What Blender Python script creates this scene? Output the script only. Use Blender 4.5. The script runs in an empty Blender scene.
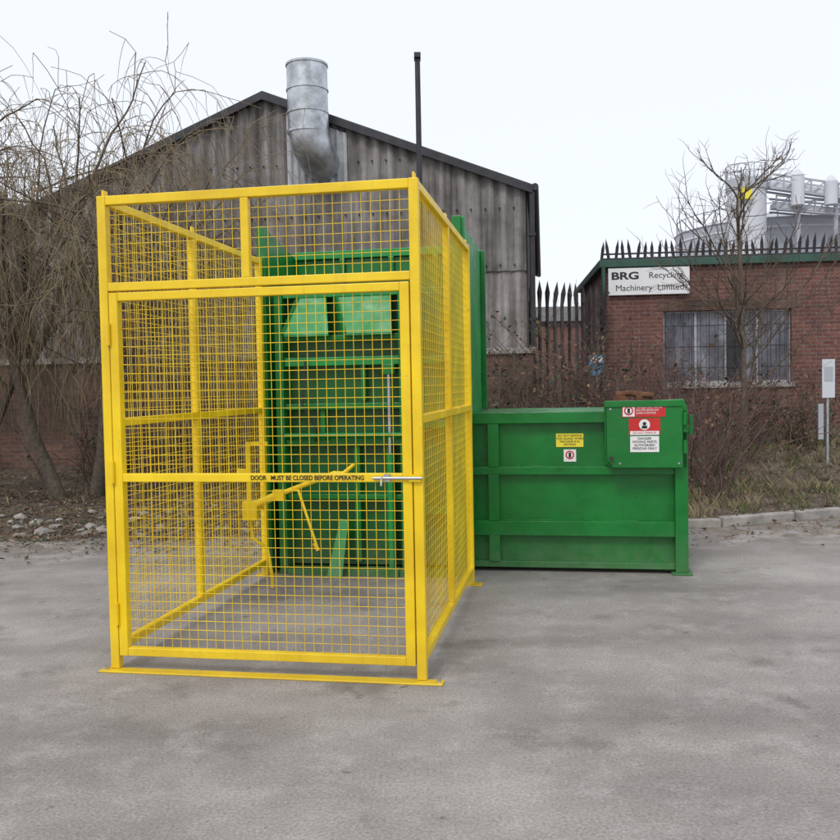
import bpy, math, random
from mathutils import Vector, Matrix, noise
random.seed(7)
R=math.radians
scene=bpy.context.scene

# ---------------------------------------------------------------- materials
def nt(name):
    m=bpy.data.materials.new(name); m.use_nodes=True
    t=m.node_tree; b=t.nodes['Principled BSDF']
    return m,t,b
def ramp(t,stops):
    r=t.nodes.new('ShaderNodeValToRGB')
    e=r.color_ramp.elements
    while len(e)<len(stops): e.new(0.5)
    for i,(p,c) in enumerate(stops):
        e[i].position=p; e[i].color=(*c,1)
    return r
def noisen(t,vec,scale,detail=4,rough=.6):
    n=t.nodes.new('ShaderNodeTexNoise'); n.inputs['Scale'].default_value=scale
    n.inputs['Detail'].default_value=detail; n.inputs['Roughness'].default_value=rough
    t.links.new(vec,n.inputs['Vector']); return n
def mapping(t,vec,sc):
    m=t.nodes.new('ShaderNodeMapping'); m.inputs['Scale'].default_value=sc
    t.links.new(vec,m.inputs['Vector']); return m.outputs[0]
def mix(t,fac,a,b,mode='MIX'):
    m=t.nodes.new('ShaderNodeMix'); m.data_type='RGBA'; m.blend_type=mode
    for s,v in ((0,fac),(6,a),(7,b)):
        if hasattr(v,'is_linked') or hasattr(v,'links'): t.links.new(v,m.inputs[s])
        else: m.inputs[s].default_value = v if s==0 else (*v,1)
    return m.outputs[2]
def bump(t,b,h,strength,dist=.01):
    n=t.nodes.new('ShaderNodeBump'); n.inputs['Strength'].default_value=strength
    n.inputs['Distance'].default_value=dist
    t.links.new(h,n.inputs['Height']); t.links.new(n.outputs[0],b.inputs['Normal'])
def simple(name,col,rough=.6,metal=0,var=.25,scale=6,bmp=.15):
    m,t,b=nt(name); tc=t.nodes.new('ShaderNodeTexCoord').outputs['Object']
    n=noisen(t,tc,scale,3)
    r=ramp(t,[(.3,tuple(c*(1-var) for c in col)),(.7,tuple(min(1,c*(1+var)) for c in col))])
    t.links.new(n.outputs[0],r.inputs[0]); t.links.new(r.outputs[0],b.inputs['Base Color'])
    b.inputs['Roughness'].default_value=rough; b.inputs['Metallic'].default_value=metal
    if bmp: 
        n2=noisen(t,tc,scale*8,2); bump(t,b,n2.outputs[0],bmp,.004)
    return m
def paint(name,col,dirtcol=(.22,.2,.17),rough=.35,chip=None,dz=.35,amt=.6,scr=.3):
    m,t,b=nt(name); tc=t.nodes.new('ShaderNodeTexCoord').outputs['Object']
    n=noisen(t,tc,2.2,5)
    r=ramp(t,[(.3,tuple(c*.75 for c in col)),(.72,tuple(min(1,c*1.16) for c in col))])
    t.links.new(n.outputs[0],r.inputs[0])
    st=noisen(t,mapping(t,tc,(14,14,.9)),1.0,4)
    sr=ramp(t,[(.52,(0,0,0)),(.8,(.4,.4,.4))]); t.links.new(st.outputs[0],sr.inputs[0])
    c=mix(t,sr.outputs[0],r.outputs[0],tuple(x*.6+.015 for x in col))
    sx=t.nodes.new('ShaderNodeSeparateXYZ'); t.links.new(tc,sx.inputs[0])
    mr=t.nodes.new('ShaderNodeMapRange'); mr.inputs[1].default_value=0; mr.inputs[2].default_value=dz
    mr.inputs[3].default_value=amt; mr.inputs[4].default_value=0
    t.links.new(sx.outputs[2],mr.inputs[0])
    dn=noisen(t,tc,9,4); mu=t.nodes.new('ShaderNodeMath'); mu.operation='MULTIPLY'
    t.links.new(mr.outputs[0],mu.inputs[0]); t.links.new(dn.outputs[0],mu.inputs[1])
    c=mix(t,mu.outputs[0],c,dirtcol)
    cn=noisen(t,tc,38,4)
    if chip:
        cr=ramp(t,[(.69,(0,0,0)),(.72,(1,1,1))]); t.links.new(cn.outputs[0],cr.inputs[0])
        c=mix(t,cr.outputs[0],c,chip)
    t.links.new(c,b.inputs['Base Color'])
    rr=ramp(t,[(.3,(rough-.12,)*3),(.75,(rough+.2,)*3)])
    t.links.new(dn.outputs[0],rr.inputs[0]); t.links.new(rr.outputs[0],b.inputs['Roughness'])
    bn=noisen(t,tc,2.6,2); bump(t,b,bn.outputs[0],.5,.03)
    return m
M={}
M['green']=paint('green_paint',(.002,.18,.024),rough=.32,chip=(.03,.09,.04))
M['green_lit']=paint('green_paint_lit',(.010,.27,.055),rough=.4)  # paler copy of the green: light on plates and cheek put into the colour
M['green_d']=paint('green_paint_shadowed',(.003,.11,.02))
M['yellow']=paint('yellow_paint',(.96,.62,.008),dirtcol=(.3,.2,.08),rough=.38,dz=.25,amt=.5,chip=(.5,.30,.04))
M['steel']=simple('galvanised_steel',(.46,.48,.50),.38,.8,.35,5)
M['dark']=simple('dark_steel',(.035,.035,.04),.5,.3,.3,6)
M['fence']=simple('weathered_fence_steel',(.075,.07,.07),.6,.3,.5,6)
M['rust']=simple('rusty_steel',(.14,.06,.03),.85,0,.5,14,.4)
M['white']=simple('white_vinyl',(.78,.78,.78),.4,0,.05,4,0)
M['red']=simple('red_vinyl',(.55,.02,.02),.4,0,.1,4,0)
M['yel_st']=simple('yellow_vinyl',(.85,.72,.05),.4,0,.05,4,0)
M['black']=simple('black_ink',(.015,.015,.015),.5,0,.1,4,0)
M['fascia']=simple('dark_green_fascia',(.03,.09,.065),.5,0,.3,3)
M['frame_l']=simple('pale_window_frame',(.38,.38,.40),.6,0,.3,5)
M['bark']=simple('bark',(.12,.095,.07),.9,0,.4,20,.6)
M['twig_w']=simple('willow_twig',(.22,.17,.10),.85,0,.35,3,0)
M['twig_b']=simple('brown_twig',(.12,.085,.062),.9,0,.4,3,0)
M['twig_r']=simple('red_brown_twig',(.145,.088,.075),.9,0,.4,3,0)
M['conc']=simple('weathered_concrete',(.30,.28,.255),.9,0,.35,5,.4)
M['stone']=simple('rubble_stone',(.21,.185,.155),.9,0,.5,2,.4)
M['blue']=simple('blue_sign_paint',(.07,.26,.40),.5,0,.15,4,0)
M['silo']=simple('silo_white_paint',(.60,.62,.66),.6,0,.1,.4,.1)
M['silo_g']=simple('tank_grey_paint',(.40,.42,.46),.6,0,.15,.3,.1)
M['grass']=simple('grass_blades',(.12,.13,.05),.9,0,.5,2,0)
M['drygrass']=simple('dry_grass_blades',(.25,.20,.12),.9,0,.4,2,0)
M['leaf']=simple('dead_leaves',(.18,.105,.06),.9,0,.6,3,0)
M['ivy']=simple('ivy_leaves',(.04,.06,.025),.7,0,.5,3,0)
M['litter']=simple('faded_plastic_litter',(.45,.46,.48),.5,0,.3,3,0)

def brick_mat(name,c1,c2,mortar,grime=.5):
    m,t,b=nt(name); tc=t.nodes.new('ShaderNodeTexCoord').outputs['Object']
    sx=t.nodes.new('ShaderNodeSeparateXYZ'); t.links.new(tc,sx.inputs[0])
    ad=t.nodes.new('ShaderNodeMath'); t.links.new(sx.outputs[0],ad.inputs[0]); t.links.new(sx.outputs[1],ad.inputs[1])
    cb=t.nodes.new('ShaderNodeCombineXYZ'); t.links.new(ad.outputs[0],cb.inputs[0]); t.links.new(sx.outputs[2],cb.inputs[1])
    br=t.nodes.new('ShaderNodeTexBrick'); br.inputs['Scale'].default_value=1
    br.inputs['Brick Width'].default_value=.225; br.inputs['Row Height'].default_value=.075
    br.inputs['Mortar Size'].default_value=.006; br.inputs['Color1'].default_value=(*c1,1)
    br.inputs['Color2'].default_value=(*c2,1); br.inputs['Mortar'].default_value=(*mortar,1)
    t.links.new(cb.outputs[0],br.inputs['Vector'])
    n=noisen(t,tc,1.1,6); r=ramp(t,[(.38,(1-grime,)*3),(.7,(1.1,1.08,1.05))]); t.links.new(n.outputs[0],r.inputs[0])
    c=mix(t,1.0,br.outputs[0],r.outputs[0],'MULTIPLY')
    n2=noisen(t,tc,16,4); r2=ramp(t,[(.3,(.65,.65,.65)),(.7,(1.25,1.25,1.25))]); t.links.new(n2.outputs[0],r2.inputs[0])
    c=mix(t,1.0,c,r2.outputs[0],'MULTIPLY')
    n3=noisen(t,mapping(t,tc,(2.5,2.5,.5)),1,4); r3=ramp(t,[(.55,(0,0,0)),(.8,(.45,.45,.45))]); t.links.new(n3.outputs[0],r3.inputs[0])
    c=mix(t,r3.outputs[0],c,(.27,.22,.20))
    t.links.new(c,b.inputs['Base Color']); b.inputs['Roughness'].default_value=.9
    bump(t,b,br.outputs[1],-.5,.008)
    return m
M['brick']=brick_mat('red_brick',(.23,.095,.072),(.155,.066,.055),(.22,.19,.17),.4)
M['brick_old']=brick_mat('old_grimy_brick',(.20,.105,.075),(.12,.07,.055),(.16,.14,.12),.55)

def sheet_mat(name,dark,light):
    m,t,b=nt(name); tc=t.nodes.new('ShaderNodeTexCoord').outputs['Object']
    st=noisen(t,mapping(t,tc,(6,6,.35)),1.0,6,.65)
    r=ramp(t,[(.34,dark),(.66,light)]); t.links.new(st.outputs[0],r.inputs[0])
    sx=t.nodes.new('ShaderNodeSeparateXYZ'); t.links.new(tc,sx.inputs[0])
    fl=t.nodes.new('ShaderNodeMath'); fl.operation='SNAP'; fl.inputs[1].default_value=.96
    t.links.new(sx.outputs[0],fl.inputs[0])
    fz=t.nodes.new('ShaderNodeMath'); fz.operation='GREATER_THAN'; fz.inputs[1].default_value=3.45
    t.links.new(sx.outputs[2],fz.inputs[0])
    cb=t.nodes.new('ShaderNodeCombineXYZ'); t.links.new(fl.outputs[0],cb.inputs[0]); t.links.new(fz.outputs[0],cb.inputs[1])
    wn=t.nodes.new('ShaderNodeTexWhiteNoise'); t.links.new(cb.outputs[0],wn.inputs['Vector'])
    r2=ramp(t,[(0,(.74,.74,.75)),(1,(1.16,1.14,1.12))]); t.links.new(wn.outputs[0],r2.inputs[0])
    c=mix(t,1.0,r.outputs[0],r2.outputs[0],'MULTIPLY')
    n=noisen(t,tc,1.6,6,.7); r3=ramp(t,[(.42,(.5,.5,.47)),(.6,(1,1,1))]); t.links.new(n.outputs[0],r3.inputs[0])
    c=mix(t,.7,c,r3.outputs[0],'MULTIPLY')
    t.links.new(c,b.inputs['Base Color']); b.inputs['Roughness'].default_value=.92
    return m
M['sheet']=sheet_mat('weathered_corrugated_sheet',(.14,.128,.122),(.40,.38,.37))
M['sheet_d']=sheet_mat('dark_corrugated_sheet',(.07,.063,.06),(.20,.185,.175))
M['sheet_p']=sheet_mat('pale_corrugated_sheet',(.42,.44,.47),(.68,.71,.74))
M['roof']=simple('roof_sheet',(.11,.105,.10),.9,0,.3,2,.3)

def ground_mat():
    m,t,b=nt('dusty_yard_concrete'); tc=t.nodes.new('ShaderNodeTexCoord').outputs['Object']
    n=noisen(t,tc,.45,7,.65)
    r=ramp(t,[(.3,(.225,.203,.186)),(.5,(.315,.290,.268)),(.7,(.405,.378,.352))]); t.links.new(n.outputs[0],r.inputs[0])
    n2=noisen(t,mapping(t,tc,(.8,1.3,1)),.9,7,.7)
    r2=ramp(t,[(.38,(.78,.77,.765)),(.62,(1.1,1.09,1.08))]); t.links.new(n2.outputs[0],r2.inputs[0])
    c=mix(t,.85,r.outputs[0],r2.outputs[0],'MULTIPLY')
    n3=noisen(t,tc,1.5,6,.62); r3=ramp(t,[(.57,(1,1,1)),(.66,(.66,.645,.63))]); t.links.new(n3.outputs[0],r3.inputs[0])
    c=mix(t,.8,c,r3.outputs[0],'MULTIPLY')
    n6=noisen(t,tc,7,4,.6); r6=ramp(t,[(.66,(1,1,1)),(.71,(.5,.48,.46))]); t.links.new(n6.outputs[0],r6.inputs[0])
    c=mix(t,.8,c,r6.outputs[0],'MULTIPLY')
    n5=noisen(t,tc,3.4,8,.75); r5=ramp(t,[(.5,(0,0,0)),(.68,(.6,.6,.6))]); t.links.new(n5.outputs[0],r5.inputs[0])
    c=mix(t,r5.outputs[0],c,(.44,.412,.385))
    wv=t.nodes.new('ShaderNodeTexWave'); wv.bands_direction='Y'; wv.inputs['Scale'].default_value=.24; wv.inputs['Distortion'].default_value=2.2; wv.inputs['Detail'].default_value=3; wv.inputs['Detail Scale'].default_value=.5
    t.links.new(mapping(t,tc,(.35,1,1)),wv.inputs['Vector']); rw=ramp(t,[(.0,(.80,.79,.78)),(.22,(1,1,1))]); t.links.new(wv.outputs[1],rw.inputs[0])
    c=mix(t,.6,c,rw.outputs[0],'MULTIPLY')
    sx=t.nodes.new('ShaderNodeSeparateXYZ'); t.links.new(tc,sx.inputs[0])
    mr=t.nodes.new('ShaderNodeMapRange'); mr.inputs[1].default_value=7.2; mr.inputs[2].default_value=9.4; mr.inputs[3].default_value=0; mr.inputs[4].default_value=1.5
    t.links.new(sx.outputs[1],mr.inputs[0]); mu=t.nodes.new('ShaderNodeMath'); mu.operation='MULTIPLY'; mu.use_clamp=True
    rq=ramp(t,[(.42,(0,0,0)),(.6,(1,1,1))]); t.links.new(n5.outputs[0],rq.inputs[0])
    t.links.new(mr.outputs[0],mu.inputs[0]); t.links.new(rq.outputs[0],mu.inputs[1]); c=mix(t,mu.outputs[0],c,(.18,.148,.118))
    n4=noisen(t,tc,75,4,.8); r4=ramp(t,[(.3,(.5,.5,.5)),(.7,(1.42,1.42,1.42))]); t.links.new(n4.outputs[0],r4.inputs[0])
    c=mix(t,.9,c,r4.outputs[0],'MULTIPLY')
    t.links.new(c,b.inputs['Base Color'])
    rr=ramp(t,[(.3,(.66,.66,.66)),(.6,(.92,.92,.92))]); t.links.new(n2.outputs[0],rr.inputs[0]); t.links.new(rr.outputs[0],b.inputs['Roughness'])
    bump(t,b,n4.outputs[0],.6,.008)
    return m
M['ground']=ground_mat()
def verge_mat():
    m,t,b=nt('soil_and_leaf_litter'); tc=t.nodes.new('ShaderNodeTexCoord').outputs['Object']
    n=noisen(t,tc,5,7,.75)
    r=ramp(t,[(.3,(.05,.036,.027)),(.5,(.13,.094,.068)),(.62,(.20,.158,.118)),(.75,(.34,.31,.27))]); t.links.new(n.outputs[0],r.inputs[0])
    n2=noisen(t,tc,.8,4); r2=ramp(t,[(.5,(0,0,0)),(.66,(.5,.5,.5))]); t.links.new(n2.outputs[0],r2.inputs[0])
    c=mix(t,r2.outputs[0],r.outputs[0],(.085,.09,.045))
    n3=noisen(t,tc,45,3,.7); r3=ramp(t,[(.3,(.5,.5,.5)),(.7,(1.4,1.4,1.4))]); t.links.new(n3.outputs[0],r3.inputs[0])
    c=mix(t,1.0,c,r3.outputs[0],'MULTIPLY')
    t.links.new(c,b.inputs['Base Color']); b.inputs['Roughness'].default_value=.95
    bump(t,b,n3.outputs[0],.8,.03)
    return m
M['verge']=verge_mat()
def glass_mat():
    m,t,b=nt('window_glass_reflections'); tc=t.nodes.new('ShaderNodeTexCoord').outputs['Object']
    n=noisen(t,mapping(t,tc,(1.6,1,.9)),1.6,4); r=ramp(t,[(.38,(.03,.03,.04)),(.5,(.08,.08,.105)),(.66,(.22,.23,.27))]); t.links.new(n.outputs[0],r.inputs[0])  # paler patches paint reflections into the glass colour
    t.links.new(r.outputs[0],b.inputs['Base Color']); b.inputs['Roughness'].default_value=.12; b.inputs['IOR'].default_value=1.7
    return m
M['glass']=glass_mat()

# ---------------------------------------------------------------- builder
class B:
    def __init__(s): s.v=[];s.f=[];s.m=[];s.s=[];s.mats=[]
    def mi(s,k):
        if k not in s.mats: s.mats.append(k)
        return s.mats.index(k)
    def add(s,vs,fs,m,smooth=False):
        o=len(s.v); s.v+= [tuple(v) for v in vs]; i=s.mi(m)
        for f in fs: s.f.append([a+o for a in f]); s.m.append(i); s.s.append(smooth)
    def box(s,x0,x1,y0,y1,z0,z1,m):
        vs=[(x0,y0,z0),(x1,y0,z0),(x1,y1,z0),(x0,y1,z0),(x0,y0,z1),(x1,y0,z1),(x1,y1,z1),(x0,y1,z1)]
        s.add(vs,[(0,3,2,1),(4,5,6,7),(0,1,5,4),(1,2,6,5),(2,3,7,6),(3,0,4,7)],m)
    def prism(s,pts,vec,m):
        n=len(pts); vec=Vector(vec); a=[Vector(p) for p in pts]; b=[p+vec for p in a]
        fs=[list(range(n))[::-1],list(range(n,2*n))]+[[i,(i+1)%n,(i+1)%n+n,i+n] for i in range(n)]
        s.add(a+b,fs,m)
    def beam(s,p0,p1,w,h,m,up=(0,0,1)):
        p0=Vector(p0);p1=Vector(p1);d=(p1-p0).normalized();up=Vector(up)
        if abs(d.dot(up))>.98: up=Vector((0,1,0))
        a=d.cross(up).normalized()*w/2; c=a.cross(d).normalized()*h/2
        vs=[p0-a-c,p0+a-c,p0+a+c,p0-a+c,p1-a-c,p1+a-c,p1+a+c,p1-a+c]
        s.add(vs,[(0,3,2,1),(4,5,6,7),(0,1,5,4),(1,2,6,5),(2,3,7,6),(3,0,4,7)],m)
    def tube(s,pts,rad,n,m,cap=True,smooth=True):
        pts=[Vector(p) for p in pts]
        if not hasattr(rad,'__len__'): rad=[rad]*len(pts)
        vs=[];fs=[];ref=None
        for i,p in enumerate(pts):
            d=(pts[min(i+1,len(pts)-1)]-pts[max(i-1,0)])
            if d.length<1e-9: d=Vector((0,0,1))
            d.normalize()
            if ref is None: ref=Vector((1,0,0)) if abs(d.x)<.8 else Vector((0,1,0))
            a=(ref-d*ref.dot(d)).normalized(); c=d.cross(a); ref=a
            for k in range(n):
                an=2*math.pi*k/n; vs.append(p+(a*math.cos(an)+c*math.sin(an))*rad[i])
        for i in range(len(pts)-1):
            for k in range(n):
                k2=(k+1)%n; fs.append((i*n+k,i*n+k2,(i+1)*n+k2,(i+1)*n+k))
        s.add(vs,fs,m,smooth)
        if cap and n>3:
            L=len(pts)-1
            s.add(vs[:n],[list(range(n))[::-1]],m); s.add(vs[L*n:],[list(range(n))],m)
    def build(s,name,parent=None,bevel=0,loc=None,rotz=None):
        me=bpy.data.meshes.new(name); me.from_pydata(s.v,[],s.f)
        for k in s.mats: me.materials.append(M[k])
        me.polygons.foreach_set('material_index',s.m); me.polygons.foreach_set('use_smooth',s.s)
        me.update(); o=bpy.data.objects.new(name,me); scene.collection.objects.link(o)
        if parent: o.parent=parent
        if loc: o.location=loc
        if rotz is not None: o.rotation_euler[2]=rotz
        if bevel:
            b=o.modifiers.new('bevel','BEVEL'); b.width=bevel; b.segments=2; b.limit_method='ANGLE'; b.angle_limit=R(50)
        return o
def empty(name,loc=(0,0,0),rotz=0):
    e=bpy.data.objects.new(name,None); scene.collection.objects.link(e); e.location=loc; e.rotation_euler[2]=rotz
    e.empty_display_size=.2; return e
def text(body,name,loc,size,mat,parent,align='LEFT',sx=1.0,off=0):
    c=bpy.data.curves.new(name,'FONT'); c.body=body; c.size=size; c.align_x=align; c.extrude=.0006; c.offset=off
    c.materials.append(M[mat]); o=bpy.data.objects.new(name,c); scene.collection.objects.link(o)
    o.parent=parent; o.location=loc; o.rotation_euler=(R(90),0,0); o.scale=(sx,1,1); return o

# ---------------------------------------------------------------- terrain
def yk(x): return 9.15+.4*max(0,x-3)+.05*math.sin(x*.7)+(.14*noise.noise(Vector((x*1.3,0,5))) if x<2 else 0)
def ss(a): a=max(0,min(1,a)); return a*a*(3-2*a)
def hgt(x,y):
    d=y-yk(x)
    if d<0: return -.05
    amp=.16+.36*ss((x+1)/4)
    base=(.09 if x>2.2 else .0)
    h=base+ss(d/4.5)*amp+ (noise.noise(Vector((x*.9,y*.9,3)))*.10+noise.noise(Vector((x*3,y*3,7)))*.05)*min(1,d/.6)
    return max(h,.005 if d>.1 else -.02)
g=B(); g.add([(-400,-60,0),(400,-60,0),(400,800,0),(-400,800,0)],[(0,1,2,3)],'ground'); g.build('ground')
v=B(); nx,ny=180,90; vs=[];fs=[]
for j in range(ny+1):
    for i in range(nx+1):
        x=-16+32*i/nx; t=j/ny; y=yk(x)+(.0 if x<2.2 else .13)+ (t**1.6)*22
        vs.append((x,y,hgt(x,y)if j else (0.004 if x<2.2 else .09)))
for j in range(ny):
    for i in range(nx): a=j*(nx+1)+i; fs.append((a,a+1,a+nx+2,a+nx+1))
v.add(vs,fs,'verge',True); v.build('dirt_verge')
k=B(); x=2.25
while x<15:
    L=.9; p0=Vector((x,yk(x)+.06,.045)); p1=Vector((x+L-.012,yk(x+L-.012)+.06,.045))
    dz=random.uniform(-.015,.010); p0.z+=dz;p1.z+=dz+random.uniform(-.008,.008)
    k.beam(p0,p1,.125,.11,'conc'); x+=L
k.build('kerb',bevel=.014)
st=B()
def rock(x,y,z,r,m='stone'):
    vs=[];ico=[(0,0,1),(.9,0,.4),(.28,.85,.45),(-.72,.53,.4),(-.72,-.53,.45),(.28,-.85,.4),(.7,.5,-.4),(-.28,.85,-.4),(-.9,0,-.4),(-.28,-.85,-.4),(.7,-.5,-.4),(0,0,-.8)]
    a=random.uniform(0,6.3)
    for p in ico:
        q=Vector(p)*r*random.uniform(.6,1.3); q.z*=.55
        vs.append((x+q.x*math.cos(a)-q.y*math.sin(a),y+q.x*math.sin(a)+q.y*math.cos(a),z+q.z))
    st.add(vs,[(0,1,2),(0,2,3),(0,3,4),(0,4,5),(0,5,1),(1,6,2),(2,7,3),(3,8,4),(4,9,5),(5,10,1),(2,6,7),(3,7,8),(4,8,9),(5,9,10),(1,10,6),(6,11,7),(7,11,8),(8,11,9),(9,11,10),(10,11,6)],m)
for i in range(800):
    x=random.uniform(-9,-.5); y=yk(x)+abs(random.gauss(.2,1.3)); rock(x,y,max(0,hgt(x,y)),random.choice([.012,.02,.02,.03,.03,.045,.07]))
for i in range(120):
    x=random.uniform(2.3,8); y=yk(x)+random.uniform(.2,2.5); rock(x,y,max(0,hgt(x,y)),random.uniform(.015,.05))
for i in range(700):
    x=random.uniform(-8,8); y=yk(x)-abs(random.gauss(0,.5)); rock(x,y,.002,random.uniform(.005,.018))
for i in range(900):
    x=random.uniform(-6,6); y=random.uniform(2.2,9); rock(x,y,.001,random.uniform(.002,.006),random.choice(['stone','conc']))
for i in range(30):
    x=random.uniform(-6.5,-3.2); y=yk(x)+random.uniform(.2,2.2); rock(x,y,hgt(x,y)+.02,random.uniform(.03,.10),'conc')
for i in range(16):
    x=random.uniform(-7,-2); y=yk(x)+random.uniform(.1,2.2); rock(x,y,hgt(x,y)+.015,random.uniform(.02,.05),'litter')
st.build('rubble')
lf=B()
for i in range(20000):
    x=random.uniform(-11,10) if i<14000 else random.uniform(-8,0); y=yk(x)+ (-abs(random.gauss(0,.5)) if random.random()<.07 else random.uniform(.02,7 if i<14000 else 3.5)); z=max(0,hgt(x,y))+.01
    s=random.uniform(.012,.035); a=random.uniform(0,6.3); c,d=math.cos(a)*s,math.sin(a)*s
    t1,t2=random.uniform(0,s),random.uniform(0,s)
    lf.add([(x-c,y-d,z),(x+d*.6,y-c*.6,z+t1),(x+c,y+d,z+t2),(x-d*.6,y+c*.6,z+t1)],[(0,1,2,3)],random.choice(['leaf','leaf','leaf','drygrass','ivy']))
for i in range(700):
    x=random.uniform(-9,9); y=yk(x)+random.uniform(.05,4); z=hgt(x,y)+.015; a=random.uniform(0,3.1); l=random.uniform(.08,.45)
    lf.tube([(x,y,z),(x+l*.5*math.cos(a),y+l*.5*math.sin(a),z+.04),(x+l*math.cos(a+.3),y+l*math.sin(a+.3),z+.005)],.005,3,'bark',False)
lf.build('leaf_litter')
gr=B()
def tuft(x,y,n,h,m):
    z=hgt(x,y)
    for i in range(n):
        a=random.uniform(0,6.3); l=h*random.uniform(.5,1.2); lean=random.uniform(.1,.8)*l
        bx,by=x+random.gauss(0,.05),y+random.gauss(0,.05); w=.004
        ca,sa=math.cos(a),math.sin(a)
        gr.add([(bx-w*sa,by+w*ca,z-.01),(bx+w*sa,by-w*ca,z-.01),(bx+ca*lean*.4+w*sa*.7,by+sa*lean*.4-w*ca*.7,z+l*.65),(bx+ca*lean,by+sa*lean,z+l)],[(0,1,2),(0,2,3)],m)
for i in range(1000):
    x=random.uniform(2.3,9); y=yk(x)+.15+random.random()**1.2*4.5; tuft(x,y,12,random.uniform(.05,.17),random.choice(['grass','drygrass','drygrass']))
for i in range(300):
    x=random.uniform(-9,2); y=yk(x)+.4+random.random()*5; tuft(x,y,8,random.uniform(.04,.12),random.choice(['grass','drygrass','drygrass']))
gr.build('grass')

# ---------------------------------------------------------------- safety cage
YAW=R(-9.9); ORG=(.010,4.54,0)
cage=empty('safety_cage',ORG,YAW)
W=1.77; L=2.27; H=2.6; T=.05; LL=2.46
f=B(); Y='yellow'
xl=-W; xr=0
for x0,l_ in ((xl,LL),(xr-T,L)):
    f.box(x0,x0+T,0,T,.012,H,Y)
    f.box(x0,x0+T,l_-T,l_,.012,H,Y)
f.box(xl+T,xr-T,.002,T-.002,H-T,H-.001,Y)
f.box(xl+T,xr-T,.002,T-.002,2.085,2.13,Y)
f.box(-.955,-.91,.004,T-.004,2.13,H-T,Y)
for x0,l_ in ((xl,LL),(xr-T,L)):
    for z0 in (H-T,1.345,.10):
        f.box(x0+.002,x0+T-.002,T,l_-T,z0,z0+.045,Y)
    f.box(x0+.004,x0+T-.004,1.14,1.18,.145,1.345,Y)
    f.box(x0+.004,x0+T-.004,1.14,1.18,1.39,H-T,Y)
f.box(xl-.05,xr+.09,-.045,.03,0,.011,Y)
f.box(xl-.06,xl+.09,LL-.05,LL+.05,0,.011,Y); f.box(xr-.09,xr+.06,L-.05,L+.05,0,.011,Y)
for yy in (.02,1.15,2.2):
    f.box(xr-.032,xr-.02,yy,yy+.05,H-.004,H+.035,Y); f.box(xl+.02,xl+.032,yy,yy+.05,H-.004,H+.035,Y)
for bx in (xl-.02,xr+.065): f.tube([(bx,-.01,.011),(bx,-.01,.03)],.012,6,'steel')
f.build('frame',cage,bevel=.004)
d=B(); dx0=xl+T+.006; dx1=xr-T-.006; z0=.085; z1=2.075
d.box(dx0,dx0+T,-.004,T-.006,z0,z1,Y); d.box(dx1-T,dx1,-.004,T-.006,z0,z1,Y)
for a in (z0,z1-.045,1.045): d.box(dx0+T,dx1-T,-.002,T-.008,a,a+.045,Y)
for hz in (.32,1.1,1.85):
    d.tube([(dx0-.004,-.014,hz-.06),(dx0-.004,-.014,hz+.06)],.013,10,Y)
d.build('door',cage,bevel=.004)
la=B()
la.tube([(-.26,-.02,1.068),(.0,-.02,1.068)],.008,8,'steel'); la.box(-.07,-.01,-.020,-.005,1.05,1.086,Y)
la.box(-.20,-.17,-.022,-.005,1.05,1.088,'steel'); la.tube([(-.21,-.02,1.068),(-.21,-.045,1.068),(-.21,-.05,1.03)],.006,6,'steel')
la.build('latch',cage)
ms=B(); r=.0019; P=.05
def wire(p,q):
    p=Vector(p);q=Vector(q); n=max(1,int((q-p).length/.16)); ms.tube([p.lerp(q,i/n) for i in range(n+1)],r,4,Y,False)
def gridp(a0,a1,z0,z1,fn):
    n=int(round((a1-a0)/P)); 
    for i in range(1,n):
        a=a0+(a1-a0)*i/n; wire(fn(a,z0,0),fn(a,z1,0))
    n=int(round((z1-z0)/P))
    for i in range(1,n):
        z=z0+(z1-z0)*i/n; wire(fn(a0,z,1),fn(a1,z,1))
fr=lambda a,z,k:(a,.022+.0038*k+.0025*math.sin(a*5+z*3),z)
gridp(xl+T,-.955,2.13,H-T,fr); gridp(-.91,xr-T,2.13,H-T,fr)
gridp(dx0+T,dx1-T,z0+.045,1.045,fr); gridp(dx0+T,dx1-T,1.09,z1-.045,fr)
for xx,sg,l_ in ((xl+.022,-1,LL),(xr-.022,1,L)):
    sd=lambda a,z,k,xx=xx,sg=sg:(xx-.0038*k*sg,a,z)
    for (ya,yb) in ((T,1.14),(1.18,l_-T)):
        gridp(ya,yb,.145,1.345,sd); gridp(ya,yb,1.39,H-T,sd)
ms.build('welded_mesh',cage)
a=B()
a.box(-1.69,-1.655,1.90,1.935,.62,1.14,Y); a.box(-1.655,-1.52,1.905,1.93,1.11,1.14,Y); a.box(-1.69,-1.56,1.905,1.93,.62,.65,Y)
a.tube([(-1.70,1.88,.63),(-1.45,1.88,.735)],.03,12,Y); a.tube([(-1.45,1.88,.735),(-1.0,1.88,.90)],.019,12,Y)
a.tube([(-1.0,1.88,.90),(-.92,1.88,.90),(-.84,1.88,.97)],[.022,.02,.012],10,Y)
a.tube([(-1.33,1.87,.78),(-1.27,1.87,.78),(-1.13,1.85,.36)],.011,8,Y)
a.tube([(-1.15,1.85,.385),(-1.12,1.85,.33)],.016,8,Y)
a.tube([(-1.68,1.92,.62),(-1.66,1.93,.40),(-1.56,1.97,.32),(-1.53,1.98,.10),(-1.53,1.98,.012)],.014,8,Y)
a.box(-1.71,-1.60,1.85,1.93,.55,.69,Y); a.box(-1.47,-1.38,1.855,1.905,.70,.78,Y)
a.box(-1.765,-1.69,1.90,1.935,.9,.935,Y)
a.build('restraint_arm',cage,bevel=.003)
text('DOOR   MUST BE CLOSED BEFORE OPERATING','door_lettering',(-.93,-.004,1.057),.034,'black',cage,sx=.86,off=.0006)

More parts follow.
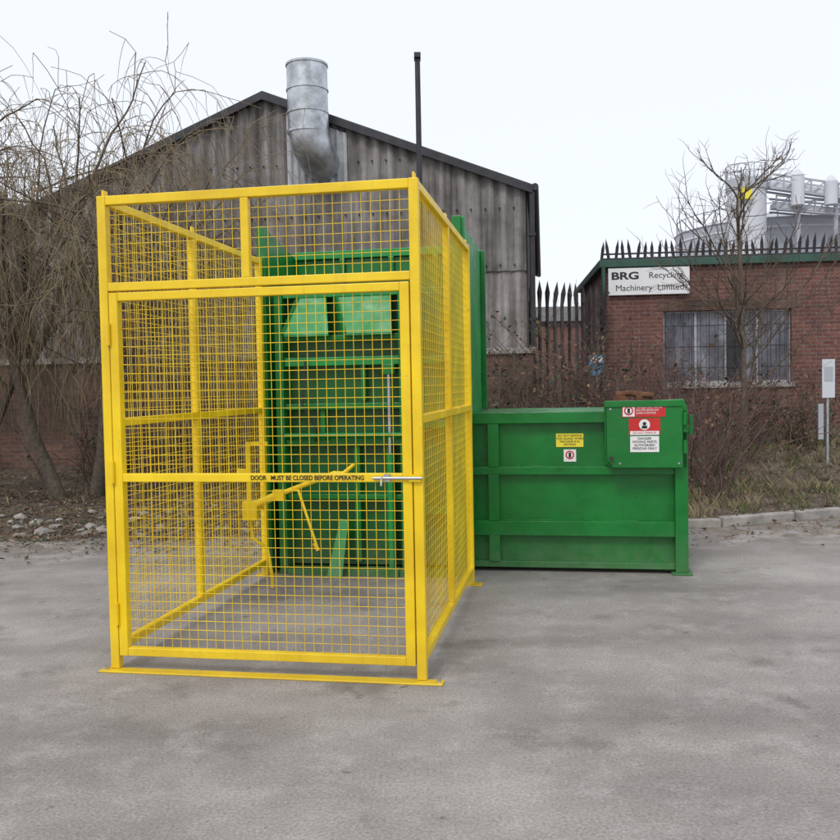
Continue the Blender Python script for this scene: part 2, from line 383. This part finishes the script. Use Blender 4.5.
# ---------------------------------------------------------------- waste compactor
comp=empty('waste_compactor',ORG,YAW)
c=B(); G='green'
yf=2.80; ybk=4.0; xe=1.65; ZT=1.31
c.box(-1.70,xe-.03,yf+.05,ybk,.05,ZT-.03,G)
c.box(-.06,xe-.09,yf-.03,yf+.06,ZT-.09,ZT,G)
c.box(-.06,xe-.10,yf-.02,yf+.055,.80,.865,G)
c.box(-.06,xe-.10,yf-.02,yf+.055,.30,.42,G)
c.box(-.06,xe-.10,yf-.01,yf+.055,.035,.085,G)
c.box(.065,.155,yf-.025,yf+.052,.085,.30,G);c.box(.065,.155,yf-.025,yf+.052,.42,.80,G);c.box(.065,.155,yf-.025,yf+.052,.865,ZT-.09,G)
c.box(xe-.10,xe,yf-.04,yf+.08,.02,ZT+.002,G)
c.box(xe-.10,xe,ybk-.1,ybk+.02,.02,ZT,G)
c.box(xe-.13,xe+.03,yf-.07,yf+.11,0,.02,G)
c.box(-.10,-.06,yf-.03,yf+.06,.02,ZT+.001,G)
c.box(-.04,xe-.12,yf+.06,ybk-.05,ZT-.028,ZT-.005,G)
c.box(xe-.05,xe-.002,yf+.08,ybk-.1,ZT-.09,ZT-.005,G)
c.box(-.04,xe-.1,ybk-.05,ybk+.01,ZT-.09,ZT,G)
for z_ in (.303,.417,.803,.862,ZT-.093):
    c.tube([(-.05+i*.08,yf+.047,z_+random.uniform(-.002,.002)) for i in range(20)],.006,5,G)
c.build('body',comp,bevel=.006)
cb=B(); y0=yf-.14
cb.prism([(1.02,y0,ZT+.06),(1.02,y0,.93),(1.07,y0,.865),(1.60,y0,.865),(1.60,y0,ZT+.08)],(0,.10,0),G)
cb.box(1.005,1.615,y0-.012,y0+.0,ZT+.035,ZT+.085,G)
cb.prism([(1.005,y0+.1,ZT+.07),(1.005,y0+.1,.90),(1.05,y0+.1,.85),(1.645,y0+.1,.85),(1.645,y0+.1,ZT+.03),(1.62,y0+.1,ZT+.09)],(0,.05,0),G)
for z in (.98,1.2): cb.tube([(1.615,y0-.006,z),(1.615,y0-.006,z+.1)],.014,10,G)
cb.box(1.605,1.66,y0+.02,y0+.06,1.14,1.19,G); cb.box(1.648,1.678,y0-.01,y0+.03,1.12,1.28,'green_d')
cb.tube([(1.055,y0-.012,.94),(1.055,y0-.03,.94)],.016,10,'dark'); 
for px,pz in ((1.05,1.33),(1.57,.90),(1.57,1.36),(1.12,.90)): cb.tube([(px,y0-.001,pz),(px,y0-.008,pz)],.009,8,'steel')
cb.build('control_panel_guard',comp,bevel=.004)
rf=B()
rf.tube([(1.08,yf+.1,ZT+.06),(1.20,yf+.1,ZT+.065)],.035,12,'rust'); rf.tube([(1.20,yf+.1,ZT+.065),(1.34,yf+.12,ZT+.05)],.022,12,'rust')
rf.box(1.26,1.31,yf+.06,yf+.16,ZT-.005,ZT+.125,'rust'); rf.tube([(1.33,yf+.12,ZT+.05),(1.40,yf+.13,ZT+.06),(1.45,yf+.2,ZT-.01)],.014,8,'dark')
rf.box(1.08,1.18,yf+.05,yf+.16,ZT-.005,ZT+.12,'rust'); rf.box(1.06,1.42,yf+.06,yf+.2,ZT-.006,ZT+.008,'rust'); rf.tube([(1.10,yf+.12,ZT+.13),(1.22,yf+.13,ZT+.14),(1.40,yf+.14,ZT+.115)],.026,10,'rust')
rf.build('hydraulic_fittings',comp,bevel=.003)
h=B()
HT=2.84
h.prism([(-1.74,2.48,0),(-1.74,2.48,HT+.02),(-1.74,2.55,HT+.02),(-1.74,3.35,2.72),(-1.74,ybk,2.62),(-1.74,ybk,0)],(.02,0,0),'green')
h.prism([(-.115,2.38,0),(-.115,2.38,HT),(-.115,ybk,HT-.02),(-.115,ybk,0)],(.02,0,0),'green_lit')
h.box(-1.765,-1.70,2.46,2.478,.0,HT+.023,G)
h.box(-.145,-.075,2.33,2.38,.0,HT+.003,G)
h.box(-.14,-.05,2.375,2.42,ZT,HT+.002,'green_lit')
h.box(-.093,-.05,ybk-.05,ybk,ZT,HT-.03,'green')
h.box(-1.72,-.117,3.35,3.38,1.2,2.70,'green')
h.box(-1.72,-.117,3.31,3.40,2.70,2.77,'green_lit')
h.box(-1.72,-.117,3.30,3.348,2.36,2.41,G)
for xx in (-1.3,-.85,-.45): h.box(xx,xx+.05,3.31,3.348,2.41,2.70,G)
h.build('hopper',comp,bevel=.004)
bl=B(); yb=2.52
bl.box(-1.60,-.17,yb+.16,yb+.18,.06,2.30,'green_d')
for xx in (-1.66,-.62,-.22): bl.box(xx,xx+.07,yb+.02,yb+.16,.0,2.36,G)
bl.box(-1.59,-.62,yb+.04,yb+.15,2.28,2.34,'green_lit')
for z,hh in ((1.93,.04),(1.72,.07),(1.36,.05),(1.06,.05),(.62,.04)): bl.box(-1.59,-.62,yb+.05,yb+.155,z,z+hh,G if z!=1.72 else 'green_lit')
for z in (1.72,1.2,.5): bl.box(-.55,-.22,yb+.05,yb+.155,z,z+.06,G)
for (a0,a1,b0_,b1_) in ((-1.56,-1.18,-1.45,-1.22),(-1.05,-.66,-1.14,-.68)):
    bl.prism([(a0,yb-.05,1.97),(a1,yb-.05,1.97),(b1_,yb+.05,2.29),(b0_,yb+.05,2.29)],(0,.015,0),'green_lit')
    bl.box(a0,a1,yb-.05,yb+.05,1.955,1.968,G); bl.beam((a0,yb-.045,1.975),(b0_,yb+.045,2.28),.012,.05,G)
for xx in (-1.02,-.75): bl.box(xx,xx+.05,yb+.07,yb+.158,.10,1.06,G)
bl.box(-1.3,-1.26,yb+.08,yb+.158,1.11,1.36,G); bl.box(-.95,-.91,yb+.08,yb+.158,1.43,1.72,G)
bl.tube([(-.70,yb+.0,.06),(-.70,yb+.0,1.0)],.026,14,'green_lit'); bl.tube([(-.70,yb+.0,1.0),(-.70,yb+.0,1.66)],.014,12,'steel')
bl.box(-.76,-.64,yb-.05,yb+.05,.0,.07,G); bl.box(-.75,-.65,yb-.03,yb+.05,1.64,1.72,G)
bl.prism([(-1.22,yb-.12,.01),(-1.09,yb-.12,.01),(-1.07,yb+.04,.44),(-1.14,yb+.04,.46)],(0,.02,0),'green_lit')
bl.box(-1.58,-.2,yb-.02,yb+.15,.0,.05,G)
bl.tube([(-1.58,yb-.0,1.15),(-.58,yb-.0,1.15)],.022,12,G)
bl.tube([(-1.4,yb+.02,1.76),(-1.42,yb-.02,1.4),(-1.30,yb-.03,1.2),(-1.33,yb+.03,1.1)],.009,6,'dark')
bl.build('bin_lift',comp,bevel=.004)
s=B(); ys=y0-.004
def stk(x0,x1,z0,z1,m,y=ys,off=0): s.box(x0,x1,y-off,y+.003,z0,z1,m)
stk(1.14,1.47,1.265,1.365,'red'); stk(1.145,1.235,1.27,1.36,'white',off=.001); 
stk(1.19,1.43,1.125,1.255,'red'); stk(1.20,1.42,1.125,1.155,'white',off=.001)
stk(1.20,1.42,.99,1.115,'white')
s.box(.62,.84,yf+.043,yf+.049,1.02,1.13,'yel_st'); s.box(.68,.78,yf+.043,yf+.049,.90,1.0,'white')
def disc(x,z,r,y,m,n=20): s.prism([(x+r*math.cos(2*math.pi*i/n),y,z+r*math.sin(2*math.pi*i/n)) for i in range(n)],(0,.002,0),m)
disc(1.19,1.315,.036,ys-.003,'red'); disc(1.19,1.315,.025,ys-.005,'white'); s.box(1.180,1.2,ys-.007,ys-.004,1.295,1.335,'black')
disc(1.31,1.205,.042,ys-.002,'white'); disc(1.31,1.213,.014,ys-.004,'black'); s.box(1.29,1.33,ys-.004,ys-.0025,1.175,1.197,'black')
disc(.73,.955,.035,yf+.041,'red'); disc(.73,.955,.024,yf+.039,'white'); s.box(.72,.74,yf+.037,yf+.0405,.935,.975,'black')
s.build('warning_stickers',comp)
text('THIS EQUIPMENT MUST BE\nISOLATED BEFORE ANY\nGUARD IS REMOVED','sticker_text',(1.245,ys-.002,1.335),.023,'white',comp,sx=.72)
text('DO NOT OPERATE','sticker_text_c',(1.31,ys-.002,1.134),.021,'red',comp,'CENTER')
text('DANGER\nMOVING PARTS\nAUTHORISED\nPERSONS ONLY','sticker_text_d',(1.31,ys-.002,1.088),.026,'black',comp,'CENTER')
text('DO NOT REMOVE\nTHIS GUARD WHEN\nMACHINE IS IN\nMOTION','sticker_text_e',(.73,yf+.041,1.105),.024,'black',comp,'CENTER')

# ---------------------------------------------------------------- warehouse
WY=R(-8); hw=4.48; ez=4.83; az=6.60
def corr(bd,x0,x1,y,zb,zt,m,amp=.036,per=.24,sub=8):
    n=int((x1-x0)/per*sub); vs=[];fs=[]
    for i in range(n+1):
        x=x0+(x1-x0)*i/n; ph=(x/per)%1.0
        w=amp*(1-abs(math.cos(math.pi*ph))**3*1.9)
        vs.append((x,y-w,zb)); vs.append((x,y-w,zt(x)))
    for i in range(n): fs.append((2*i,2*i+2,2*i+3,2*i+1))
    bd.add(vs,fs,m,False)
def warehouse(name,loc,mat,deep=12,detail=True,width=hw*2,apex=az,eave=ez):
    e=empty(name,loc,WY); W2=width/2
    top=lambda x: eave+(apex-eave)*(1-abs(x+W2)/W2)
    w=B()
    corr(w,-width,0,0,1.9,lambda x:min(3.55,top(x)-.03),mat)
    corr(w,-width,0,-.035,3.45,lambda x:top(x)-.03,mat)
    n=int(deep/.06); vs=[];fs=[]
    for i in range(n+1):
        y=deep*i/n; ww=.02*math.cos(2*math.pi*y/.24); vs+=[(ww,y,0),(ww,y,eave)]
    for i in range(n): fs.append((2*i,2*i+2,2*i+3,2*i+1))
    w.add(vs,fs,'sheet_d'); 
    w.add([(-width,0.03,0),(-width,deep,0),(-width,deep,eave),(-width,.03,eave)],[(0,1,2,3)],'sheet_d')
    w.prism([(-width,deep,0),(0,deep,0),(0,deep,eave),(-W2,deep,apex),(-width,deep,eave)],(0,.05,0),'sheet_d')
    for z_ in (2.6,3.55,4.5,5.4):
        x_=-width+.12
        while x_<-.05:
            if z_<top(x_)-.2: w.box(x_-.012,x_+.012,-.085,-.03,z_-.012,z_+.012,'dark')
            x_+=.24
    w.build('walls',e)
    rf=B()
    for sg in (-1,1):
        xe_=-W2+sg*(W2+.12); ze=eave-.05
        rf.prism([(-W2,-.16,apex+.0),(xe_,-.16,ze),(xe_,-.16,ze+.07),(-W2,-.16,apex+.07)],(0,deep+.3,0),'roof')
        rf.prism([(-W2,-.19,apex-.08),(xe_,-.19,ze-.08),(xe_,-.19,ze+.05),(-W2,-.19,apex+.05)],(0,.028,0),'dark')
    rf.build('roof',e)
    if detail:
        p=B()
        p.tube([(.10,-.12,eave-.1),(.10,-.12,0)],.045,10,'dark'); p.tube([(.16,-.15,eave-.02),(.16,deep,eave-.02)],.06,10,'dark')
        for z in (1.2,2.6,4.0): p.box(.04,.16,-.18,-.06,z,z+.05,'dark')
        p.build('downpipe',e)
        q=B(); 
        corr(q,-W2+.40,-W2+1.46,-.10,4.98,lambda x:top(x)-.15,'sheet_p',amp=.02,per=.12)
        q.build('pale_panel',e)
        u=B(); cx=-W2+.88
        pts=[(cx,-.45,6.95),(cx,-.45,6.25),(cx+.01,-.45,5.85),(cx+.06,-.42,5.6),(cx+.12,-.32,5.42),(cx+.15,-.05,5.36)]
        u.tube(pts,[.34,.34,.34,.34,.33,.30],24,'steel')
        for z in (6.91,6.5,6.12,5.80): u.tube([(cx,-.45,z),(cx,-.45,z+.035)],.355,24,'steel')
        for z in (6.3,5.95): u.beam((cx-.3,-.44,z),(cx-.3,-.03,z),.04,.04,'dark')
        u.build('extraction_duct',e)
    return e
wo=Vector((1.84,15.0,0))
warehouse('warehouse',wo,'sheet',deep=12)
ux=Vector((math.cos(WY),math.sin(WY),0)); uy=Vector((-math.sin(WY),math.cos(WY),0))
warehouse('warehouse',wo-ux*(2*hw+.3)+uy*.2,'sheet_d',detail=False)
bw=B(); bw.box(-20,.1,0,.22,-.1,2.05,'brick_old'); bw.box(-20,.14,-.05,.24,2.05,2.15,'conc')
for xx in (-16,-13,-10.2,-7.4,-4.6,-1.8): bw.box(xx,xx+.35,-.11,0,-.1,2.047,'brick_old')
bw.build('brick_wall',loc=wo-uy*.28,rotz=WY)

# ---------------------------------------------------------------- brick building
bb=empty('brick_building',(3.54,17,0),R(-5)); b=B()
wz0,wz1,wx0,wx1=1.49,2.87,1.12,3.49
b.box(0,wx0,0,.25,0,3.72,'brick'); b.box(wx0,wx1,0,.25,0,wz0,'brick'); b.box(wx0,wx1,0,.25,wz1,3.72,'brick'); b.box(wx1,11,0,.25,0,3.72,'brick')
b.box(0,.25,.25,4.5,0,3.72,'brick'); b.box(10.75,11,.25,4.5,0,3.72,'brick'); b.box(.25,10.75,4.25,4.5,0,3.72,'brick')
b.build('walls',bb)
b=B(); b.box(-.08,11.08,-.10,4.6,3.72,3.86,'fascia'); b.box(-.04,11.04,-.06,4.5,3.86,3.9,'dark'); b.build('roof_fascia',bb,bevel=.008)
b=B(); b.box(wx0-.05,wx1+.05,-.05,.2,wz0-.09,wz0-.003,'conc'); b.box(wx0-.12,wx1+.12,-.006,.0,wz1+.003,wz1+.22,'brick_old'); b.build('sill_and_lintel',bb,bevel=.003)
b=B(); b.box(wx0,wx1,.14,.16,wz0,wz1,'glass')
for x in (wx0+.02,wx0+.62,wx0+1.18,wx0+1.76,wx1-.02): b.box(x-.02,x+.02,.10,.138,wz0,wz1,'frame_l')
for z in (wz0,wz1-.04): b.box(wx0,wx1,.095,.137,z,z+.04,'frame_l')
b.box(wx0+1.20,wx0+1.52,.06,.13,wz0+.04,wz1-.04,'dark')
for i in range(15):
    x=wx0+.05+(wx1-wx0-.1)*i/14; b.tube([(x,.03,wz0),(x,.03,wz1)],.006,6,'dark')
for z in (wz0+.3,wz0+.7,wz0+1.1): b.tube([(wx0,.035,z),(wx1,.035,z)],.006,6,'dark')
b.build('window',bb)
b=B(); x=-.02
while x<11:
    hh=random.uniform(.30,.40); ln=random.uniform(-.04,.04)
    b.prism([(x-.028,0,3.88),(x+.028,0,3.88),(x+.03+ln,-.02,3.88+hh*.6),(x+ln*1.6,-.05,3.88+hh),(x-.03+ln,-.02,3.88+hh*.6)],(0,.01,0),'dark'); x+=.135
b.box(-.03,11,.015,.05,3.97,4.0,'dark')
b.build('roof_spikes',bb)
b=B(); b.tube([(.0,-.08,3.75),(.0,-.08,.2)],.04,10,'fascia'); b.build('downpipe',bb)
sg=empty('company_sign',Vector((3.54,17,0))+Vector((.04,-.03,0)),R(-5))
b=B(); b.box(.05,1.56,-.055,-.03,3.19,3.70,'white'); b.build('sign_board',sg,bevel=.004)
text('BRG','sign_text',(.10,-.058,3.49),.19,'black',sg,sx=1.45,off=.006); text('Recycling','sign_text_b',(.80,-.058,3.50),.16,'black',sg,sx=1.05)
text('Machinery  Limited','sign_text_c',(.82,-.058,3.27),.165,'black',sg,'CENTER',sx=1.0)

# ---------------------------------------------------------------- palisade fence
pf=B(); x=2.0; 
while x<3.55:
    y=15.6+.75*(x-2.0); z0=.2; l=random.uniform(-.02,.02)
    pf.prism([(x-.03,y,z0),(x+.03,y,z0),(x+.03,y,2.95),(x+.045+l,y-.05,3.15),(x+l*2,y-.09,3.36),(x-.045+l,y-.05,3.15),(x-.03,y,2.95)],(0,.01,0),'fence'); x+=.15
for z in (.8,2.6): pf.beam((2.0,15.63,z),(3.55,16.79,z),.04,.05,'fence')
for x in (2.0,3.5): pf.box(x-.04,x+.04,15.66+.75*(x-2),15.74+.75*(x-2),0,3.0,'fence')
pf.build('palisade_fence')
db=B(); db.box(4.5,11,44,50,0,4.6,'brick'); db.prism([(4.3,43.7,4.6),(11.2,43.7,4.6),(10.5,47,5.6),(5,47,5.6)],(0,.3,0),'roof'); db.build('distant_building')

p=B(); p.tube([(.06,13.6,0),(.06,13.6,3.5),(.06,13.6,6.5)],[.055,.045,.04],12,'dark'); p.box(-.07,.19,13.47,13.73,0,.14,'dark'); p.box(.01,.11,13.5,13.7,6.48,6.55,'dark')
p.build('steel_pole')

sp=empty('sign_post',(5.52,12.0,.0)); b=B(); b.tube([(0,0,.2),(0,0,1.78)],.022,10,'steel'); b.build('post',sp)
b=B(); b.box(-.085,.085,-.045,-.03,1.28,1.80,'silo'); b.box(-.06,.06,-.048,-.045,1.5,1.7,'silo_g'); b.box(-.14,-.07,-.05,-.03,.72,1.2,'silo_g'); b.build('panels',sp,bevel=.003)
bs=empty('blue_notice_sign',(2.98,14.9,0)); b=B(); b.box(-.13,.13,-.02,0,1.66,2.0,'blue'); b.box(-.1,.1,-.023,-.02,1.88,1.97,'white'); b.build('panel',bs)
b=B(); b.tube([(0,.03,.2),(0,.03,1.95)],.025,8,'steel'); b.build('post',bs)

# ---------------------------------------------------------------- silos
D=60
si=B(); cx,cy=22.2,D
si.tube([(cx,cy,0),(cx,cy,14.2)],1.25,32,'silo'); si.tube([(cx,cy,14.2),(cx,cy,14.9)],[1.35,1.35],32,'silo_g'); si.tube([(cx,cy,14.9),(cx,cy,15.4)],[1.25,.5],32,'silo')
for i in range(16):
    an=i*math.pi/8; si.tube([(cx+1.35*math.cos(an),cy+1.35*math.sin(an),14.9),(cx+1.35*math.cos(an),cy+1.35*math.sin(an),15.8)],.03,5,'silo_g')
for z in (15.35,15.8): si.tube([(cx+1.35*math.cos(i*math.pi/12),cy+1.35*math.sin(i*math.pi/12),z) for i in range(25)],.03,5,'silo_g',False)
si.box(cx-1.0,cx-.2,cy-1.5,cy-1.2,13.4,14.1,'yel_st')
si.build('storage_silo')
tk=B(); cx=27.0; tk.tube([(cx,cy+8,0),(cx,cy+8,12.7)],7.0,48,'silo_g'); tk.tube([(cx,cy+8,12.7),(cx,cy+8,13.6),(cx,cy+8,14.2)],[7.1,4.2,.8],48,'silo')
for z in (2,4,6,8,10,12): tk.tube([(cx,cy+8,z),(cx,cy+8,z+.12)],7.06,48,'silo')
for i in range(40):
    an=i*math.pi/20; tk.tube([(cx+6.9*math.cos(an),cy+8+6.9*math.sin(an),12.7),(cx+6.9*math.cos(an),cy+8+6.9*math.sin(an),13.7)],.04,5,'silo_g')
tk.tube([(cx+6.9*math.cos(i*math.pi/20),cy+8+6.9*math.sin(i*math.pi/20),13.7) for i in range(41)],.04,5,'silo_g',False)
tk.build('storage_tank')
cv=B()
for (p0,p1) in (((23.4,59,14.2),(36,59,12.2)),((24,59.5,12.9),(36,59.5,11.6))):
    p0=Vector(p0);p1=Vector(p1)
    for dz in (0,.9):
        for dy in (0,1.2): cv.beam(p0+Vector((0,dy,dz)),p1+Vector((0,dy,dz)),.12,.12,'silo_g')
    for i in range(14):
        a_=p0.lerp(p1,i/14); c_=p0.lerp(p1,(i+1)/14); cv.beam(a_,c_+Vector((0,0,.9)),.08,.08,'silo_g'); cv.beam(a_,a_+Vector((0,0,.9)),.08,.08,'silo_g')
    cv.beam(p0+Vector((0,.6,.3)),p1+Vector((0,.6,.3)),1.0,.35,'silo')
for x_ in (25.5,28,31): cv.tube([(x_,59.6,0),(x_,59.6,14.6-(x_-23.4)*.17)],.16,8,'silo_g')
for x_ in (25.2,27.4): cv.tube([(x_,59,13),(x_,59,15.0-(x_-25)*.2)],.42,16,'silo'); cv.tube([(x_,59,15.0-(x_-25)*.2),(x_,59,15.4-(x_-25)*.2)],[.42,.1],16,'silo')
cv.build('conveyor_gantry')

# ---------------------------------------------------------------- trees
def rv(s=1): return Vector((random.gauss(0,s),random.gauss(0,s),random.gauss(0,s)))
def limb(bd,p,d,L,r0,r1,n,m,seg=8,wob=.12,grav=0.0):
    pts=[Vector(p)]; d=Vector(d).normalized(); st_=L/seg
    for i in range(seg):
        d=(d+rv(wob)+Vector((0,0,grav))).normalized(); pts.append(pts[-1]+d*st_)
    rad=[r0+(r1-r0)*i/seg for i in range(seg+1)]
    bd.tube(pts,rad,n,m,False); return pts,d
def willow(name,x,y,H,spread,seed,stems,arms):
    random.seed(seed); bd=B()
    for (sx_,lean,r_) in stems:
        z=hgt(x+sx_,y)-.05
        tr,_=limb(bd,(x+sx_,y+random.uniform(-.2,.2),z),(lean,0,1),2.3,r_,r_*.65,9,'bark',7,.07)
        for i in range(arms):
            a=random.uniform(0,6.28); b0=tr[random.choice([4,5,6,7])]
            dd=Vector((math.cos(a)*random.uniform(.3,1.0)+.25,math.sin(a)*.4,random.uniform(.7,1.4)))
            l1,d1=limb(bd,b0,dd,random.uniform(.7,1.1)*H*.52,r_*.5,.018,6,'bark',8,.11,.0)
            for j in range(6):
                q=l1[random.randint(3,8)]; d2=(d1+rv(.6)+Vector((.15,0,.05))).normalized()
                l2,d3=limb(bd,q,d2,random.uniform(.7,1.0)*spread,.018,.007,4,'bark',8,.15,-.06)
                for kx in range(9):
                    q2=l2[random.randint(2,8)]; d4=(d3*.7+rv(.55)).normalized()
                    l3,d5=limb(bd,q2,d4,random.uniform(.5,1.2),.006,.004,3,'twig_w',5,.2,-.22)
                    for kk in range(3):
                        q3=l3[random.randint(2,5)]
                        Lh=random.uniform(.3,1.8); Lh=min(Lh,max(.3,q3.z-.9))
                        limb(bd,q3,(d5*.4+rv(.45)+Vector((0,0,-.4))),Lh,.004,.002,3,'twig_w',6,.13,-.34)
    return bd.build(name)
willow('willow_tree',-4.55,11.9,5.2,1.9,3,[(-.25,-.25,.09),(.1,.15,.10),(.35,.45,.06)],5)
willow('willow_tree',-7.0,12.8,6.0,2.2,11,[(0,.1,.12),(.4,.4,.07)],5)

def bare(name,x,y,H,seed,m='twig_b',r=.05):
    random.seed(seed); bd=B(); z=hgt(x,y)-.05
    tr,_=limb(bd,(x,y,z),(.0,0,1),H*.75,r,r*.35,8,'bark',12,.05,.02)
    for i in range(28):
        t=random.randint(3,12); a=random.uniform(0,6.28); el=random.uniform(.6,1.3)
        dd=Vector((math.cos(a),math.sin(a),el)); L1=H*.42*(1.15-t/18)*random.uniform(.7,1.1)
        l1,d1=limb(bd,tr[t],dd,L1,r*.3,.006,5,'bark',8,.10,.04)
        for j in range(8):
            q=l1[random.randint(2,8)]; l2,d2=limb(bd,q,d1+rv(.5),L1*random.uniform(.25,.5),.006,.003,4,m,6,.12,.03)
            for kx in range(4):
                limb(bd,l2[random.randint(1,6)],d2+rv(.6),L1*random.uniform(.1,.22),.0035,.0018,3,m,4,.15)
    return bd.build(name)
bare('bare_tree',4.58,12.5,5.0,21)
def shrub(x,y,H,sp,n,seed,m='twig_b',leaf=0):
    random.seed(seed); bd=B()
    for i in range(n):
        bx,by=x+random.gauss(0,sp*.35),y+random.gauss(0,.3); z=hgt(bx,by)-.03
        l1,d1=limb(bd,(bx,by,z),Vector((random.gauss(0,.35),random.gauss(0,.3),1)),H*random.uniform(.5,1.05),.010,.003,4,m,7,.14,-.03)
        for j in range(6):
            l2,d2=limb(bd,l1[random.randint(2,7)],d1+rv(.6),H*random.uniform(.15,.4),.004,.0018,3,m,5,.18,-.03)
            if j<3: limb(bd,l2[3],d2+rv(.7),H*.15,.0025,.0015,3,m,3,.15)
            if random.random()<leaf:
                for q in range(6):
                    c_=l2[random.randint(0,5)]+rv(.04); s_=random.uniform(.015,.035); a_=rv(1).normalized()*s_; b_=rv(1).normalized()*s_
                    bd.add([c_-a_,c_-b_,c_+a_,c_+b_],[(0,1,2,3)],random.choice(['leaf','ivy']))
    bd.build('shrub')
i=0
for (x,y,H,sp,n,m,lf_) in [(1.5,11.6,1.9,1.1,50,'twig_b',.3),(2.4,12.6,1.95,1.1,55,'twig_r',.35),(1.9,13.8,2.3,1.2,50,'twig_b',.4),(3.3,14,1.7,1.2,40,'twig_r',.4),
    (3.35,10.8,1.7,.7,55,'twig_r',.2),(3.9,12.4,1.5,1.0,40,'twig_r',.2),(4.9,13.2,1.25,1.2,40,'twig_b',.35),(6.2,13.6,1.2,1.3,40,'twig_b',.35),(7.6,13.5,1.3,1.2,30,'twig_b',.3),
    (5.3,15.2,1.0,1.6,35,'twig_b',.5),(.6,12.5,1.7,1.1,35,'twig_b',.3),(-1.0,13.2,1.7,1.3,35,'twig_b',.3),(-2.8,13.0,1.5,1.2,35,'twig_w',.3),(-4.9,13.2,1.4,1.0,22,'twig_b',.2),(-9.0,13.5,1.5,1.2,25,'twig_b',.2)]:
    i+=1; shrub(x,y,H,sp,n,100+i,m,lf_)

# ---------------------------------------------------------------- world / sun
w=bpy.data.worlds.new('World'); scene.world=w; w.use_nodes=True; t=w.node_tree
bg=t.nodes['Background']; sky=t.nodes.new('ShaderNodeTexSky'); sky.sky_type='NISHITA'; sky.sun_disc=False
el,rot=R(48),R(205)
sky.sun_elevation=el; sky.sun_rotation=rot; sky.dust_density=3; sky.air_density=1.2
cm=mix(t,.88,sky.outputs[0],(7.7,8.0,8.7)); t.links.new(cm,bg.inputs[0]); bg.inputs[1].default_value=.132
sl=bpy.data.lights.new('sun','SUN'); sl.energy=1.3; sl.angle=R(16); sl.color=(1,.97,.93)
so=bpy.data.objects.new('sun',sl); scene.collection.objects.link(so)
az=rot; dirv=Vector((math.sin(az)*math.cos(el),math.cos(az)*math.cos(el),math.sin(el)))
so.rotation_euler=dirv.to_track_quat('Z','Y').to_euler(); so.location=(0,0,20)
# ---------------------------------------------------------------- camera
cd=bpy.data.cameras.new('camera'); cd.sensor_width=36; cd.lens=37.97; cd.clip_end=3000; cd.clip_start=.05
co=bpy.data.objects.new('camera',cd); scene.collection.objects.link(co)
co.matrix_world=Matrix.Translation((0,0,1.54))@Matrix.Rotation(R(90-2.2),4,'X')@Matrix.Rotation(R(-1.05),4,'Z')
scene.camera=co
scene.view_settings.view_transform='Standard'; scene.view_settings.look='None'; scene.view_settings.exposure=0
